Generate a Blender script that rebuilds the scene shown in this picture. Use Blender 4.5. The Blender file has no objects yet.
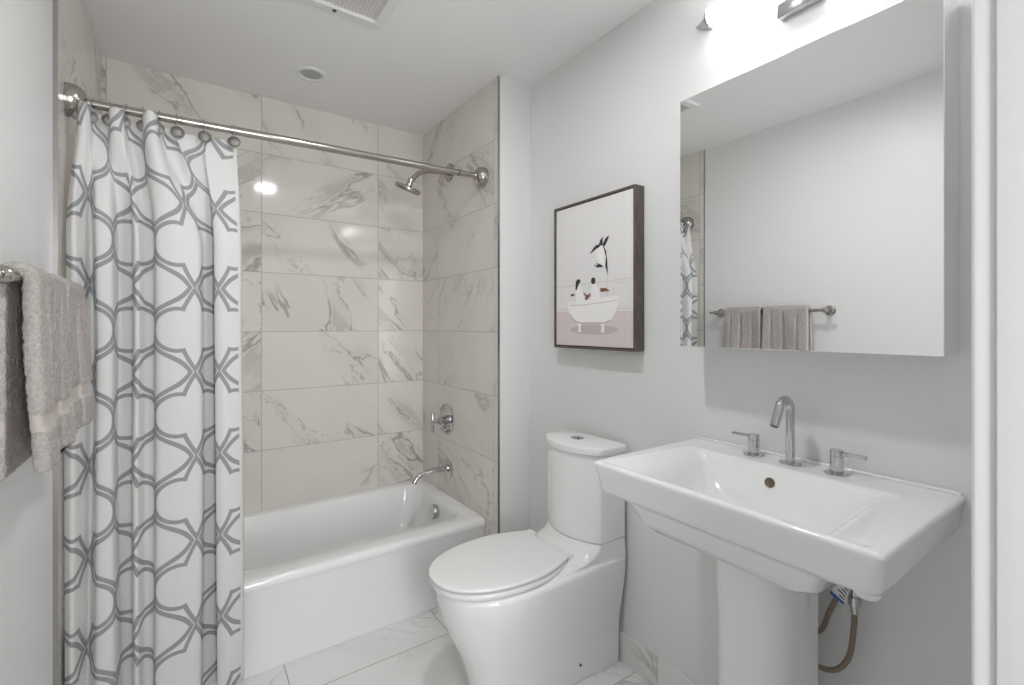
import bpy, bmesh, math, random
from mathutils import Vector, Matrix, noise
random.seed(7)
sc = bpy.context.scene
C = sc.collection
PI = math.pi

# ------------------------------------------------------------------ camera, world, lights, exposure
YAW = math.radians(34.66)
EYE = 1.277
cam = bpy.data.objects.new('camera', bpy.data.cameras.new('camera'))
C.objects.link(cam)
cam.location = (0, 0, EYE)
cam.rotation_euler = (PI / 2, 0, -YAW)
cam.data.sensor_width = 36
cam.data.lens = 36 * 470 / 1024
cam.data.shift_y = -(342.5 - 326) / 1024
cam.data.clip_start = 0.02
sc.camera = cam

world = bpy.data.worlds.new('world')
sc.world = world
world.use_nodes = True
world.node_tree.nodes['Background'].inputs[0].default_value = (0.95, 0.97, 1.0, 1)
world.node_tree.nodes['Background'].inputs[1].default_value = 0.15

sc.view_settings.view_transform = 'Standard'
sc.view_settings.look = 'None'
sc.view_settings.gamma = 1
sc.view_settings.use_curve_mapping = False
sc.view_settings.exposure = 1.52
sc.cycles.use_denoising = True
sc.cycles.max_bounces = 14
sc.cycles.diffuse_bounces = 8
sc.cycles.glossy_bounces = 6
sc.cycles.sample_clamp_indirect = 6

def area(name, loc, rot, sx, sy, power, col=(1, 1, 1)):
    l = bpy.data.lights.new(name, 'AREA')
    l.shape = 'RECTANGLE'
    l.size, l.size_y = sx, sy
    l.energy = power
    l.color = col
    o = bpy.data.objects.new(name, l)
    C.objects.link(o)
    o.location = loc
    o.rotation_euler = rot
    return o

# added soft fill light behind the camera, shining in through the open doorway
fill = area('door_fill_light', (0.24, -0.80, 1.30), (math.radians(90), 0, math.radians(-6)), 0.42, 1.4, 3.4, (0.98, 0.99, 1.0))
fill.data.spread = math.radians(100)
LAMP_VANITY = 4.0     # emission of the vanity tube
LAMP_CEILING = 80.0   # emission of the ceiling downlight lens

# ------------------------------------------------------------------ materials
class N:
    """tiny wrapper to write node maths as expressions"""
    def __init__(s, nt, sock): s.nt, s.s = nt, sock
    def op(s, kind, *a, clamp=False):
        n = s.nt.nodes.new('ShaderNodeMath'); n.operation = kind; n.use_clamp = clamp
        for i, v in enumerate((s,) + a):
            if isinstance(v, N): s.nt.links.new(v.s, n.inputs[i])
            else: n.inputs[i].default_value = v
        return N(s.nt, n.outputs[0])
    def __add__(s, o): return s.op('ADD', o)
    def __sub__(s, o): return s.op('SUBTRACT', o)
    def __mul__(s, o): return s.op('MULTIPLY', o)
    def __truediv__(s, o): return s.op('DIVIDE', o)
    def abs(s): return s.op('ABSOLUTE')
    def lt(s, o): return s.op('LESS_THAN', o)
    def min(s, o): return s.op('MINIMUM', o)
    def max(s, o): return s.op('MAXIMUM', o)
    def pp(s, o): return s.op('PINGPONG', o)
    def sqrt(s): return s.op('SQRT')
    def smooth(s, a, b, lo=0.0, hi=1.0):
        n = s.nt.nodes.new('ShaderNodeMapRange'); n.interpolation_type = 'SMOOTHSTEP'
        s.nt.links.new(s.s, n.inputs[0])
        for i, v in enumerate((a, b, lo, hi)): n.inputs[i + 1].default_value = v
        return N(s.nt, n.outputs[0])

def new_mat(name, col=(0.8, 0.8, 0.8), rough=0.5, metal=0.0, spec=0.5, coat=0.0, noise_bump=None, noise_col=None):
    m = bpy.data.materials.new(name)
    m.use_nodes = True
    nt = m.node_tree
    b = nt.nodes['Principled BSDF']
    b.inputs['Base Color'].default_value = (*col, 1)
    b.inputs['Roughness'].default_value = rough
    b.inputs['Metallic'].default_value = metal
    b.inputs['Specular IOR Level'].default_value = spec
    b.inputs['Coat Weight'].default_value = coat
    b.inputs['Coat Roughness'].default_value = 0.05
    if noise_bump or noise_col:
        tc = nt.nodes.new('ShaderNodeTexCoord')
    if noise_bump:
        sc_, st, dist = noise_bump
        t = nt.nodes.new('ShaderNodeTexNoise')
        t.inputs['Scale'].default_value = sc_
        t.inputs['Detail'].default_value = 3
        nt.links.new(tc.outputs['Object'], t.inputs['Vector'])
        bp = nt.nodes.new('ShaderNodeBump')
        bp.inputs['Strength'].default_value = st
        bp.inputs['Distance'].default_value = dist
        nt.links.new(t.outputs['Fac'], bp.inputs['Height'])
        nt.links.new(bp.outputs[0], b.inputs['Normal'])
    if noise_col:
        sc_, c2, vec = noise_col
        mp = nt.nodes.new('ShaderNodeMapping'); mp.inputs['Scale'].default_value = vec
        nt.links.new(tc.outputs['Object'], mp.inputs[0])
        t = nt.nodes.new('ShaderNodeTexNoise'); t.inputs['Scale'].default_value = sc_; t.inputs['Detail'].default_value = 4
        nt.links.new(mp.outputs[0], t.inputs['Vector'])
        mx = nt.nodes.new('ShaderNodeMix'); mx.data_type = 'RGBA'
        nt.links.new(N(nt, t.outputs['Fac']).smooth(0.3, 0.7).s, mx.inputs[0])
        mx.inputs[6].default_value = (*col, 1); mx.inputs[7].default_value = (*c2, 1)
        nt.links.new(mx.outputs[2], b.inputs['Base Color'])
    return m

def emit_mat(name, col, strength):
    m = bpy.data.materials.new(name); m.use_nodes = True
    b = m.node_tree.nodes['Principled BSDF']
    b.inputs['Base Color'].default_value = (0.9, 0.9, 0.9, 1)
    b.inputs['Emission Color'].default_value = (*col, 1)
    b.inputs['Emission Strength'].default_value = strength
    b.inputs['Roughness'].default_value = 0.3
    return m

def tile_mat(name, ua, va, u0, su, v0, sv, base, vein, rough, amount=1.0, grout=(0.42, 0.40, 0.36), gw=0.0016, seed=0.0):
    """marble-look porcelain tiles in a straight grid; ua, va = world axes of the tile's width and height"""
    m = bpy.data.materials.new(name); m.use_nodes = True
    nt = m.node_tree; b = nt.nodes['Principled BSDF']; L = nt.links
    tc = nt.nodes.new('ShaderNodeTexCoord'); sp = nt.nodes.new('ShaderNodeSeparateXYZ')
    L.new(tc.outputs['Object'], sp.inputs[0])
    U = N(nt, sp.outputs[ua]); V = N(nt, sp.outputs[va])
    tu = (U - u0) / su; tv = (V - v0) / sv
    du = tu.pp(0.5) * su; dv = tv.pp(0.5) * sv
    g = (du.min(dv)).smooth(gw * 0.6, gw * 1.5, 1.0, 0.0)
    iu = tu.op('FLOOR'); iv = tv.op('FLOOR')
    cv = nt.nodes.new('ShaderNodeCombineXYZ'); L.new(iu.s, cv.inputs[0]); L.new(iv.s, cv.inputs[1]); cv.inputs[2].default_value = seed
    wn = nt.nodes.new('ShaderNodeTexWhiteNoise'); L.new(cv.outputs[0], wn.inputs['Vector'])
    ws = nt.nodes.new('ShaderNodeSeparateXYZ'); L.new(wn.outputs['Color'], ws.inputs[0])
    ox = N(nt, ws.outputs[0]); oy = N(nt, ws.outputs[1])
    # skewed, stretched coordinates: veins run on the diagonal
    sgn = (N(nt, ws.outputs[2]).lt(0.35)) * -1.6 + 1.0
    a = (U * sgn + V * 0.75) * 1.55
    c = (V - U * sgn * 0.55) * 0.60
    pv = nt.nodes.new('ShaderNodeCombineXYZ')
    L.new((a + ox * 17.0).s, pv.inputs[0]); L.new((c + oy * 23.0).s, pv.inputs[1]); L.new((ox * 9.0).s, pv.inputs[2])
    def noi(scale, det, dist, ro=0.5):
        t = nt.nodes.new('ShaderNodeTexNoise'); t.inputs['Scale'].default_value = scale
        t.inputs['Detail'].default_value = det; t.inputs['Distortion'].default_value = dist; t.inputs['Roughness'].default_value = ro
        L.new(pv.outputs[0], t.inputs['Vector']); return N(nt, t.outputs['Fac'])
    n1 = noi(1.7, 5, 0.35, 0.55); n2 = noi(3.6, 4, 0.6, 0.6); n3 = noi(1.3, 1, 0.0); n4 = noi(2.6, 2, 0.1)
    fine = (n2 - 0.5).abs().smooth(0.0, 0.012, 1.0, 0.0) * n3.smooth(0.50, 0.62) * 0.8
    main = (n1 - 0.5).abs().smooth(0.0, 0.016, 1.0, 0.0) * n4.smooth(0.46, 0.62)
    halo = (n1 - 0.515).smooth(0.0, 0.015) * (n1 - 0.515).smooth(0.02, 0.075, 1.0, 0.0) * n4.smooth(0.50, 0.66) * 0.45
    fac = (fine.max(main).max(halo) * amount).op('MINIMUM', 1.0)
    tone = nt.nodes.new('ShaderNodeMix'); tone.data_type = 'RGBA'
    tone.inputs[6].default_value = (*base, 1); tone.inputs[7].default_value = (*[x * 0.93 for x in base], 1)
    L.new(n4.smooth(0.3, 0.7).s, tone.inputs[0])
    mx = nt.nodes.new('ShaderNodeMix'); mx.data_type = 'RGBA'
    L.new(tone.outputs[2], mx.inputs[6]); mx.inputs[7].default_value = (*vein, 1); L.new(fac.s, mx.inputs[0])
    mg = nt.nodes.new('ShaderNodeMix'); mg.data_type = 'RGBA'
    L.new(g.s, mg.inputs[0]); L.new(mx.outputs[2], mg.inputs[6]); mg.inputs[7].default_value = (*grout, 1)
    L.new(mg.outputs[2], b.inputs['Base Color'])
    L.new((g * 0.6 + rough).s, b.inputs['Roughness'])
    bp = nt.nodes.new('ShaderNodeBump'); bp.inputs['Strength'].default_value = 0.4; bp.inputs['Distance'].default_value = 0.001
    L.new((g * -1.0 + 1.0).s, bp.inputs['Height']); L.new(bp.outputs[0], b.inputs['Normal'])
    return m

def curtain_mat():
    m = bpy.data.materials.new('curtain_fabric'); m.use_nodes = True
    nt = m.node_tree; b = nt.nodes['Principled BSDF']; L = nt.links
    uv = nt.nodes.new('ShaderNodeUVMap'); uv.uv_map = 'UVMap'
    sp = nt.nodes.new('ShaderNodeSeparateXYZ'); L.new(uv.outputs[0], sp.inputs[0])
    U = N(nt, sp.outputs[0]); V = N(nt, sp.outputs[1])
    W, P = 0.235, 0.276
    qx = U.pp(W / 2); qy = V.pp(P / 2)
    lx = qx - 0.047
    lobe = (lx * lx + qy * qy).sqrt() - 0.068
    wedge = (qx - 0.036 + (qy - 0.05).max(0.0).op('POWER', 1.3) * 0.95) * 0.9
    A = lobe.min(wedge)
    k = 0.055
    h = (lobe - wedge).abs() * -1.0 + k
    h = h.max(0.0) / k
    B = A - h * h * (k * 0.25) - 0.0150
    edge = lambda d: d.abs().smooth(0.0054, 0.0070, 1.0, 0.0)
    line = edge(A).max(edge(B))
    # plain hem along the right edge of the cloth
    line = line * U.smooth(0.172, 0.174)
    mx = nt.nodes.new('ShaderNodeMix'); mx.data_type = 'RGBA'
    L.new(line.s, mx.inputs[0])
    mx.inputs[6].default_value = (0.65, 0.645, 0.635, 1); mx.inputs[7].default_value = (0.29, 0.295, 0.30, 1)
    L.new(mx.outputs[2], b.inputs['Base Color'])
    b.inputs['Roughness'].default_value = 0.75
    b.inputs['Specular IOR Level'].default_value = 0.25
    t = nt.nodes.new('ShaderNodeTexNoise'); t.inputs['Scale'].default_value = 14; t.inputs['Detail'].default_value = 3
    L.new(uv.outputs[0], t.inputs['Vector'])
    bp = nt.nodes.new('ShaderNodeBump'); bp.inputs['Strength'].default_value = 0.35; bp.inputs['Distance'].default_value = 0.008
    L.new(t.outputs['Fac'], bp.inputs['Height']); L.new(bp.outputs[0], b.inputs['Normal'])
    return m

BEIGE = (0.735, 0.70, 0.655); VEIN = (0.38, 0.36, 0.33)
M = {}
M['wall'] = new_mat('wall_paint', (0.76, 0.76, 0.755), 0.38, spec=0.35, noise_bump=(900, 0.04, 0.001))
M['ceiling'] = new_mat('ceiling_paint', (0.86, 0.86, 0.855), 0.75, noise_bump=(700, 0.05, 0.001))
M['trim'] = new_mat('trim_paint', (0.78, 0.78, 0.775), 0.3, noise_bump=(300, 0.03, 0.001))
M['tile_back'] = tile_mat('marble_tile_back', 0, 2, 0.3096, 0.598, 0.346, 0.3008, BEIGE, VEIN, 0.085, seed=1.0)
M['tile_end'] = tile_mat('marble_tile_end', 1, 2, 2.46, 0.598, 0.346, 0.3008, BEIGE, VEIN, 0.10, 0.8, seed=4.0)
M['tile_floor'] = tile_mat('marble_tile_floor', 0, 1, 0.300, 0.598, 1.168, 0.589, (0.80, 0.795, 0.785), (0.42, 0.41, 0.39), 0.22, 0.55, grout=(0.30, 0.29, 0.27), seed=8.0)
M['tile_base'] = tile_mat('marble_tile_baseboard', 1, 2, 0.47, 0.598, -0.40, 1.0, (0.76, 0.755, 0.745), (0.42, 0.38, 0.33), 0.25, 0.6, seed=11.0)
M['china'] = new_mat('white_vitreous_china', (0.85, 0.85, 0.845), 0.12, spec=0.55, coat=0.3)
M['seat'] = new_mat('white_seat_plastic', (0.83, 0.83, 0.825), 0.28)
M['enamel'] = new_mat('white_bath_enamel', (0.85, 0.85, 0.85), 0.13, spec=0.5, coat=0.2)
M['chrome'] = new_mat('polished_chrome', (0.58, 0.58, 0.58), 0.09, 1.0)
M['nickel'] = new_mat('brushed_nickel', (0.46, 0.43, 0.395), 0.2, 1.0, noise_bump=(400, 0.05, 0.0005))
M['darkmetal'] = new_mat('dark_metal', (0.10, 0.09, 0.08), 0.4, 0.6)
M['edge'] = new_mat('satin_steel_trim', (0.42, 0.41, 0.40), 0.3, 1.0)
M['mirror'] = new_mat('mirror_glass', (0.88, 0.89, 0.885), 0.0, 1.0)
M['cabside'] = new_mat('mirrored_cabinet_side', (0.88, 0.88, 0.88), 0.15, 1.0)
M['tube'] = emit_mat('frosted_lamp_tube', (0.985, 0.99, 1.0), LAMP_VANITY)
M['lens'] = emit_mat('ceiling_lamp_lens', (0.98, 0.99, 1.0), LAMP_CEILING)
M['offlens'] = new_mat('unlit_lamp_reflector', (0.42, 0.42, 0.40), 0.35)
M['plastic'] = new_mat('white_plastic', (0.80, 0.81, 0.80), 0.35)
M['ventdark'] = new_mat('vent_inside', (0.70, 0.68, 0.665), 0.7)
M['frame'] = new_mat('dark_brown_wood', (0.085, 0.065, 0.055), 0.45, noise_col=(14, (0.16, 0.125, 0.11), (14, 14, 1)))
M['towel'] = new_mat('grey_terry', (0.53, 0.49, 0.465), 0.95, spec=0.1, noise_bump=(420, 1.0, 0.004), noise_col=(160, (0.42, 0.385, 0.36), (1, 1, 1)))
M['band'] = new_mat('flat_woven_band', (0.47, 0.43, 0.405), 0.8, spec=0.15, noise_bump=(500, 0.3, 0.001))
M['curtain'] = curtain_mat()
M['ornament'] = new_mat('antiqued_silver', (0.25, 0.24, 0.23), 0.38, 0.9, noise_bump=(500, 0.8, 0.002))
M['hose'] = new_mat('braided_steel_hose', (0.30, 0.24, 0.18), 0.4, 0.7, noise_bump=(1500, 0.8, 0.001))
M['black'] = new_mat('near_black', (0.02, 0.02, 0.02), 0.5)
M['paper'] = new_mat('white_paper_tag', (0.78, 0.78, 0.78), 0.6)
M['blue'] = new_mat('blue_print', (0.03, 0.13, 0.42), 0.5)
M['hole'] = new_mat('overflow_bronze', (0.16, 0.12, 0.08), 0.35, 0.6)
M['p_wall'] = new_mat('print_pale_grey', (0.80, 0.785, 0.775), 0.6)
M['p_line'] = new_mat('print_panel_line', (0.69, 0.665, 0.66), 0.6)
M['p_floor'] = new_mat('print_pinkish_floor', (0.70, 0.625, 0.61), 0.6)
M['p_white'] = new_mat('print_white', (0.90, 0.885, 0.875), 0.6)
M['p_grey'] = new_mat('print_soft_grey', (0.56, 0.49, 0.48), 0.6)
M['p_black'] = new_mat('print_black', (0.03, 0.03, 0.032), 0.6)
M['p_brown'] = new_mat('print_brown', (0.22, 0.09, 0.05), 0.6)

# ------------------------------------------------------------------ object helpers
def link(name, bm, mat, parent=None, smooth=True, angle=40):
    me = bpy.data.meshes.new(name)
    bmesh.ops.recalc_face_normals(bm, faces=bm.faces)
    bm.to_mesh(me); bm.free()
    for x in (mat if isinstance(mat, (list, tuple)) else [mat]): me.materials.append(x)
    if smooth:
        me.polygons.foreach_set('use_smooth', [True] * len(me.polygons))
        me.set_sharp_from_angle(angle=math.radians(angle))
    o = bpy.data.objects.new(name, me)
    C.objects.link(o)
    if parent is not None:
        o.parent = parent
        o.matrix_parent_inverse = Matrix.Translation(-Vector(parent.location)) if parent.type == 'EMPTY' else Matrix.Identity(4)
        if parent.type != 'EMPTY' and parent.parent is not None:
            pass
    return o

def thing(name, label, cat, loc=(0, 0, 0), group=None):
    o = bpy.data.objects.new(name, None)
    o.empty_display_size = 0.05
    C.objects.link(o)
    o.location = loc
    o['label'] = label; o['category'] = cat
    if group: o['group'] = group
    return o

def tag(o, label, cat, group=None):
    o['label'] = label; o['category'] = cat
    if group: o['group'] = group
    return o

def struct(name, bm, mat, smooth=False):
    o = link(name, bm, mat, None, smooth)
    o['kind'] = 'structure'
    return o

def sub(name, bm, mat, part, smooth=True, angle=40):
    """sub-part: world coordinates, parented to a part of a thing"""
    o = link(name, bm, mat, None, smooth, angle)
    o.parent = part
    if part.parent is not None and part.parent.type == 'EMPTY':
        # the part's world transform is identity (its inverse cancels the Empty's place)
        o.matrix_parent_inverse = Matrix.Identity(4)
    return o

def bx(bm, x0, x1, y0, y1, z0, z1, bev=0.0, seg=2, mi=0):
    vs = [bm.verts.new((x, y, z)) for x in (x0, x1) for y in (y0, y1) for z in (z0, z1)]
    idx = [(0, 1, 3, 2), (4, 6, 7, 5), (0, 4, 5, 1), (2, 3, 7, 6), (0, 2, 6, 4), (1, 5, 7, 3)]
    fs = [bm.faces.new([vs[i] for i in f]) for f in idx]
    for f in fs: f.material_index = mi
    if bev > 0:
        es = list({e for f in fs for e in f.edges})
        bmesh.ops.bevel(bm, geom=es, offset=bev, segments=seg, profile=0.5, affect='EDGES')
    return bm

def box(*a, **k):
    return bx(bmesh.new(), *a, **k)

def loft(bm, rings, cap0=True, cap1=True, closed=True, mi=0):
    rows = [[bm.verts.new(p) for p in r] for r in rings]
    n = len(rows[0])
    for a, b in zip(rows, rows[1:]):
        for i in range(n if closed else n - 1):
            j = (i + 1) % n
            try:
                f = bm.faces.new((a[i], a[j], b[j], b[i])); f.material_index = mi
            except ValueError: pass
    if cap0: bm.faces.new(rows[0][::-1]).material_index = mi
    if cap1: bm.faces.new(rows[-1]).material_index = mi
    return bm

def frame_of(t, prev=None):
    t = t.normalized()
    if prev is None:
        up = Vector((0, 0, 1)) if abs(t.z) < 0.9 else Vector((1, 0, 0))
        a = t.cross(up).normalized()
    else:
        a = (prev - t * prev.dot(t)).normalized()
    return a, t.cross(a).normalized()

def tube(bm, pts, r, n=14, cap=True):
    pts = [Vector(p) for p in pts]
    rr = r if isinstance(r, (list, tuple)) else [r] * len(pts)
    rings = []; a = None
    for i, p in enumerate(pts):
        t = pts[min(i + 1, len(pts) - 1)] - pts[max(i - 1, 0)]
        a, b = frame_of(t, a)
        rings.append([p + (a * math.cos(2 * PI * k / n) + b * math.sin(2 * PI * k / n)) * rr[i] for k in range(n)])
    return loft(bm, rings, cap, cap)

def lathe(bm, origin, axis, prof, n=28, cap=True, mi=0):
    """prof = [(distance along the axis, radius), ...]"""
    o = Vector(origin); ax = Vector(axis).normalized(); a, b = frame_of(ax)
    rings = [[o + ax * d + (a * math.cos(2 * PI * k / n) + b * math.sin(2 * PI * k / n)) * max(r, 1e-5) for k in range(n)] for d, r in prof]
    return loft(bm, rings, cap, cap, mi=mi)

def bez(pts, n=10):
    """Catmull-Rom through the points"""
    P = [Vector(p) for p in pts]; P = [P[0] * 2 - P[1]] + P + [P[-1] * 2 - P[-2]]
    out = []
    for i in range(1, len(P) - 2):
        for k in range(n):
            t = k / n
            out.append(0.5 * ((2 * P[i]) + (P[i + 1] - P[i - 1]) * t + (2 * P[i - 1] - 5 * P[i] + 4 * P[i + 1] - P[i + 2]) * t * t
                              + (3 * P[i] - P[i - 1] - 3 * P[i + 1] + P[i + 2]) * t ** 3))
    out.append(P[-2])
    return out

def rpoly(corners, r, z, n=6):
    """rounded polygon ring at height z; corners counter-clockwise (x, y)"""
    out = []; m = len(corners)
    rs = r if isinstance(r, (list, tuple)) else [r] * m
    for i in range(m):
        p = Vector(corners[i]).to_2d(); a = Vector(corners[i - 1]).to_2d(); b = Vector(corners[(i + 1) % m]).to_2d()
        da = (a - p).normalized(); db = (b - p).normalized()
        half = max(0.05, math.acos(max(-1, min(1, da.dot(db)))) / 2)
        rad = rs[i]; d = rad / math.tan(half)
        c = p + (da + db).normalized() * (rad / math.sin(half))
        s = p + da * d; e = p + db * d
        a0 = math.atan2(s.y - c.y, s.x - c.x); a1 = math.atan2(e.y - c.y, e.x - c.x)
        dd = (a1 - a0 + PI) % (2 * PI) - PI
        for k in range(n + 1):
            t = a0 + dd * k / n
            out.append((c.x + rad * math.cos(t), c.y + rad * math.sin(t), z))
    return out

def rect(x0, x1, y0, y1): return [(x0, y0), (x1, y0), (x1, y1), (x0, y1)]

# ------------------------------------------------------------------ the room
XL, XR, XS = -0.312, 1.370, 1.185       # left wall, right wall, tiled end wall of the alcove
YB, YA, YN = 2.674, 1.828, 0.1004       # back wall, front of the alcove, near wall's inner face
XT = -0.302                             # face of the left tiling
ZC = 2.438
struct('floor', box(-1.5, 1.6, -1.6, 2.8, -0.06, 0.0), M['tile_floor'])
struct('ceiling', box(-0.45, 1.6, -0.1, 2.8, ZC, ZC + 0.08), M['ceiling'])
struct('wall_left', box(XL - 0.1, XL, -0.02, 2.8, 0, ZC), M['wall'])
struct('wall_right', box(XR, XR + 0.1, -0.1, 2.8, 0, ZC), M['wall'])
struct('wall_back', box(XL, XR, YB, YB + 0.1, 0, ZC), M['tile_back'])
# furred-out wall behind the shower fittings: painted towards the room, tiled towards the tub
bm = box(XS + 0.010, XR, YA, YB, 0, ZC)
struct('wall_alcove', bm, M['wall'])
struct('wall_alcove_right', box(XS, XS + 0.010, YA + 0.003, YB, 0, ZC), M['tile_end'])
struct('wall_alcove_left', box(XL, XT, YA + 0.003, YB, 0, ZC), M['tile_end'])
struct('trim_1', box(XL, XT + 0.001, YA - 0.001, YA + 0.0028, 0, ZC), M['edge'])
struct('trim_2', box(XS - 0.001, XS + 0.010, YA - 0.001, YA + 0.0028, 0, ZC), M['edge'])
# right side of the doorway the picture is taken from
struct('wall_near', box(0.615, XR, -0.02, YN, 0, ZC), M['wall'])
struct('wall_near_header', box(XL, 0.615, -0.02, YN, 2.12, ZC), M['wall'])
struct('trim_3', box(0.600, 0.6149, -0.03, YN, 0, 2.12, bev=0.0015), M['trim'], True)
bm = box(0.603, 0.672, YN, YN + 0.0172, 0, 2.19, bev=0.003, seg=3)
struct('trim_4', bm, M['trim'], True)
# white access panel on the lower wall behind the sink
struct('trim_5', box(XR - 0.007, XR, 0.62, 1.225, 0.113, 0.70, bev=0.0025, seg=3), M['wall'], True)
struct('baseboard_right', box(XR - 0.011, XR, YN + 0.0172, YA, 0, 0.113, bev=0.0015), M['tile_base'])

# ------------------------------------------------------------------ bathtub
tub = thing('bathtub', 'white enamel bathtub set between the marble-tiled walls behind the curtain', 'bathtub', (0.44, 2.3, 0))
x0, x1, y0, y1 = XT + 0.001, XS - 0.001, 1.934, YB - 0.001
zr = 0.348
rings = [
    rpoly(rect(x0, x1, y0 + 0.012, y1), 0.004, 0.001),
    rpoly(rect(x0, x1, y0 + 0.010, y1), 0.004, 0.300),
    rpoly(rect(x0, x1, y0 + 0.004, y1), 0.004, 0.312),
    rpoly(rect(x0, x1, y0, y1), [0.006, 0.006, 0.004, 0.004], 0.322),
    rpoly(rect(x0, x1, y0 + 0.002, y1), [0.006, 0.006, 0.004, 0.004], 0.337),
    rpoly(rect(x0, x1, y0 + 0.009, y1), [0.006, 0.006, 0.004, 0.004], 0.345),
    rpoly(rect(x0, x1, y0 + 0.018, y1), [0.006, 0.006, 0.004, 0.004], zr),
]
ix0, ix1, iy0, iy1 = x0 + 0.07, x1 - 0.062, 2.026, 2.622
for dz, ins, r in ((0, 0, 0.085), (-0.003, 0.006, 0.085), (-0.012, 0.014, 0.09), (-0.03, 0.020, 0.10), (-0.12, 0.036, 0.11), (-0.21, 0.055, 0.12), (-0.262, 0.085, 0.12), (-0.278, 0.13, 0.10), (-0.282, 0.19, 0.08)):
    k = 0.85 if dz > -0.2 else 1.0
    rings.append(rpoly([(ix0 + ins * 2.2, iy0 + ins), (ix1 - ins * 0.5, iy0 + ins), (ix1 - ins * 0.5, iy1 - ins * 0.9), (ix0 + ins * 2.2, iy1 - ins * 0.9)], r, zr + dz))
link('shell', loft(bmesh.new(), rings), M['enamel'], tub, angle=50)
bm = bmesh.new()
lathe(bm, (1.1085, 2.318, 0.276), (-1, 0, 0.17), [(0, 0.036), (0.012, 0.036), (0.014, 0.038), (0.028, 0.038), (0.032, 0.035), (0.033, 0.0)], n=32)
oc = link('overflow_cover', bm, M['chrome'], tub); oc['label'] = 'round chrome overflow plate'
bm = bmesh.new(); lathe(bm, (0.93, 2.325, 0.0672), (0, 0, 1), [(0, 0.034), (0.003, 0.033), (0.005, 0.02), (0.012, 0.018), (0.014, 0.0)])
link('drain', bm, M['chrome'], tub)['label'] = 'round chrome drain'

# ------------------------------------------------------------------ curtain rod, curtain and its hooks
RY, RZ = 1.952, 1.984
def rz(x): return 1.969 + (x - XT) * 0.0195
rod = thing('curtain_rod', 'brushed nickel tension rod spanning the tub opening just below the ceiling', 'curtain rod', ((XT + XS) / 2, RY, RZ))
bm = bmesh.new()
tube(bm, [(XT + 0.03, RY, rz(XT)), (0.13, RY, rz(0.13))], 0.0135, 20); link('inner_tube', bm, M['nickel'], rod)
bm = bmesh.new()
lathe(bm, (0.13, RY, rz(0.13)), (1, 0, 0.0195), [(0, 0.0125), (0, 0.0170), (0.006, 0.0170), (0.008, 0.0152), (0.745, 0.0152), (0.747, 0.0170), (0.756, 0.0170), (0.757, 0.0125)], 24)
link('outer_tube', bm, M['nickel'], rod)
bm = bmesh.new()
tube(bm, [(0.885, RY, rz(0.885)), (XS - 0.03, RY, rz(XS - 0.03))], 0.0135, 20); link('inner_tube', bm, M['nickel'], rod)
bm = bmesh.new()
lathe(bm, (1.04, RY, rz(1.04)), (1, 0, 0), [(0, 0.0136), (0.002, 0.0150), (0.006, 0.0150), (0.008, 0.0136)], 20)
link('stop_ring', bm, M['darkmetal'], rod)
for xx, s, R_ in ((XS, -1, 0.046), (XT, 1, 0.049)):
    bm = bmesh.new()
    prof = [(0, R_), (0.006, R_)]
    for k in range(1, 9):
        t = k / 8 * PI / 2
        prof.append((0.008 + 0.040 * math.sin(t), 0.015 + (R_ - 0.015) * math.cos(t)))
    prof.append((0.054, 0.015)); prof.append((0.056, 0.0135))
    lathe(bm, (xx + s * 0.0005, RY, rz(xx)), (s, 0, 0), prof, 32)
    link('flange', bm, M['nickel'], rod)

PLAN = [(.156, 1.902), (.148, 1.886), (.125, 1.872), (.095, 1.862), (.073, 1.874), (.086, 1.900), (.122, 1.914), (.128, 1.924), (.085, 1.9265), (.050, 1.909), (.034, 1.874),
        (-.010, 1.860), (-.052, 1.860), (-.080, 1.870), (-.088, 1.905), (-.108, 1.907), (-.124, 1.870), (-.136, 1.882), (-.127, 1.912), (-.150, 1.925), (-.172, 1.918),
        (-.178, 1.893), (-.190, 1.864), (-.222, 1.862), (-.234, 1.898), (-.246, 1.920), (-.262, 1.895), (-.276, 1.866), (-.2945, 1.884)]
mid = bez([(a, b, 0) for a, b in PLAN], 8)
cum = [0.0]
for a, b in zip(mid, mid[1:]): cum.append(cum[-1] + (b - a).length)
LEN = cum[-1]
NU = 300
def at_len(path, cm, s):
    for i in range(len(cm) - 1):
        if s <= cm[i + 1]:
            t = (s - cm[i]) / max(1e-9, cm[i + 1] - cm[i]); return path[i].lerp(path[i + 1], t)
    return path[-1].copy()
MIDP = [at_len(mid, cum, LEN * i / NU) for i in range(NU + 1)]
# the cloth hangs from nine hooks; hook k holds the cloth at arc fraction HK[k]
HX = [0.140, 0.048, -0.030, -0.076, -0.119, -0.161, -0.202, -0.241, -0.274]
HK = [0.012 + i * (0.976 / (len(HX) - 1)) for i in range(len(HX))]
TOPP = []
for i in range(NU + 1):
    s = i / NU
    k = max(0, min(len(HK) - 2, int((s - HK[0]) / (HK[1] - HK[0]))))
    t = (s - HK[k]) / (HK[k + 1] - HK[k]); t = max(-0.15, min(1.15, t))
    gap = HX[k] - HX[k + 1]
    x = HX[k] + (HX[k + 1] - HX[k]) * (t - 0.10 * math.sin(2 * PI * t))
    bow = (0.010, 0.012, 0.016, -0.040, 0.016, -0.026, 0.014, -0.030)[k]
    lift = (-0.016, -0.020, -0.014, 0.016, -0.012, 0.008, -0.010, 0.006)[k]
    h_ = math.sin(PI * max(0, min(1, t)))
    y = RY - 0.020 + bow * h_
    dz = lift * h_
    TOPP.append(Vector((x, y, dz)))
ZT, ZB = 1.950, 0.045
NV = 150
bm = bmesh.new()
uvl = bm.loops.layers.uv.new('UVMap')
grid = []
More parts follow.
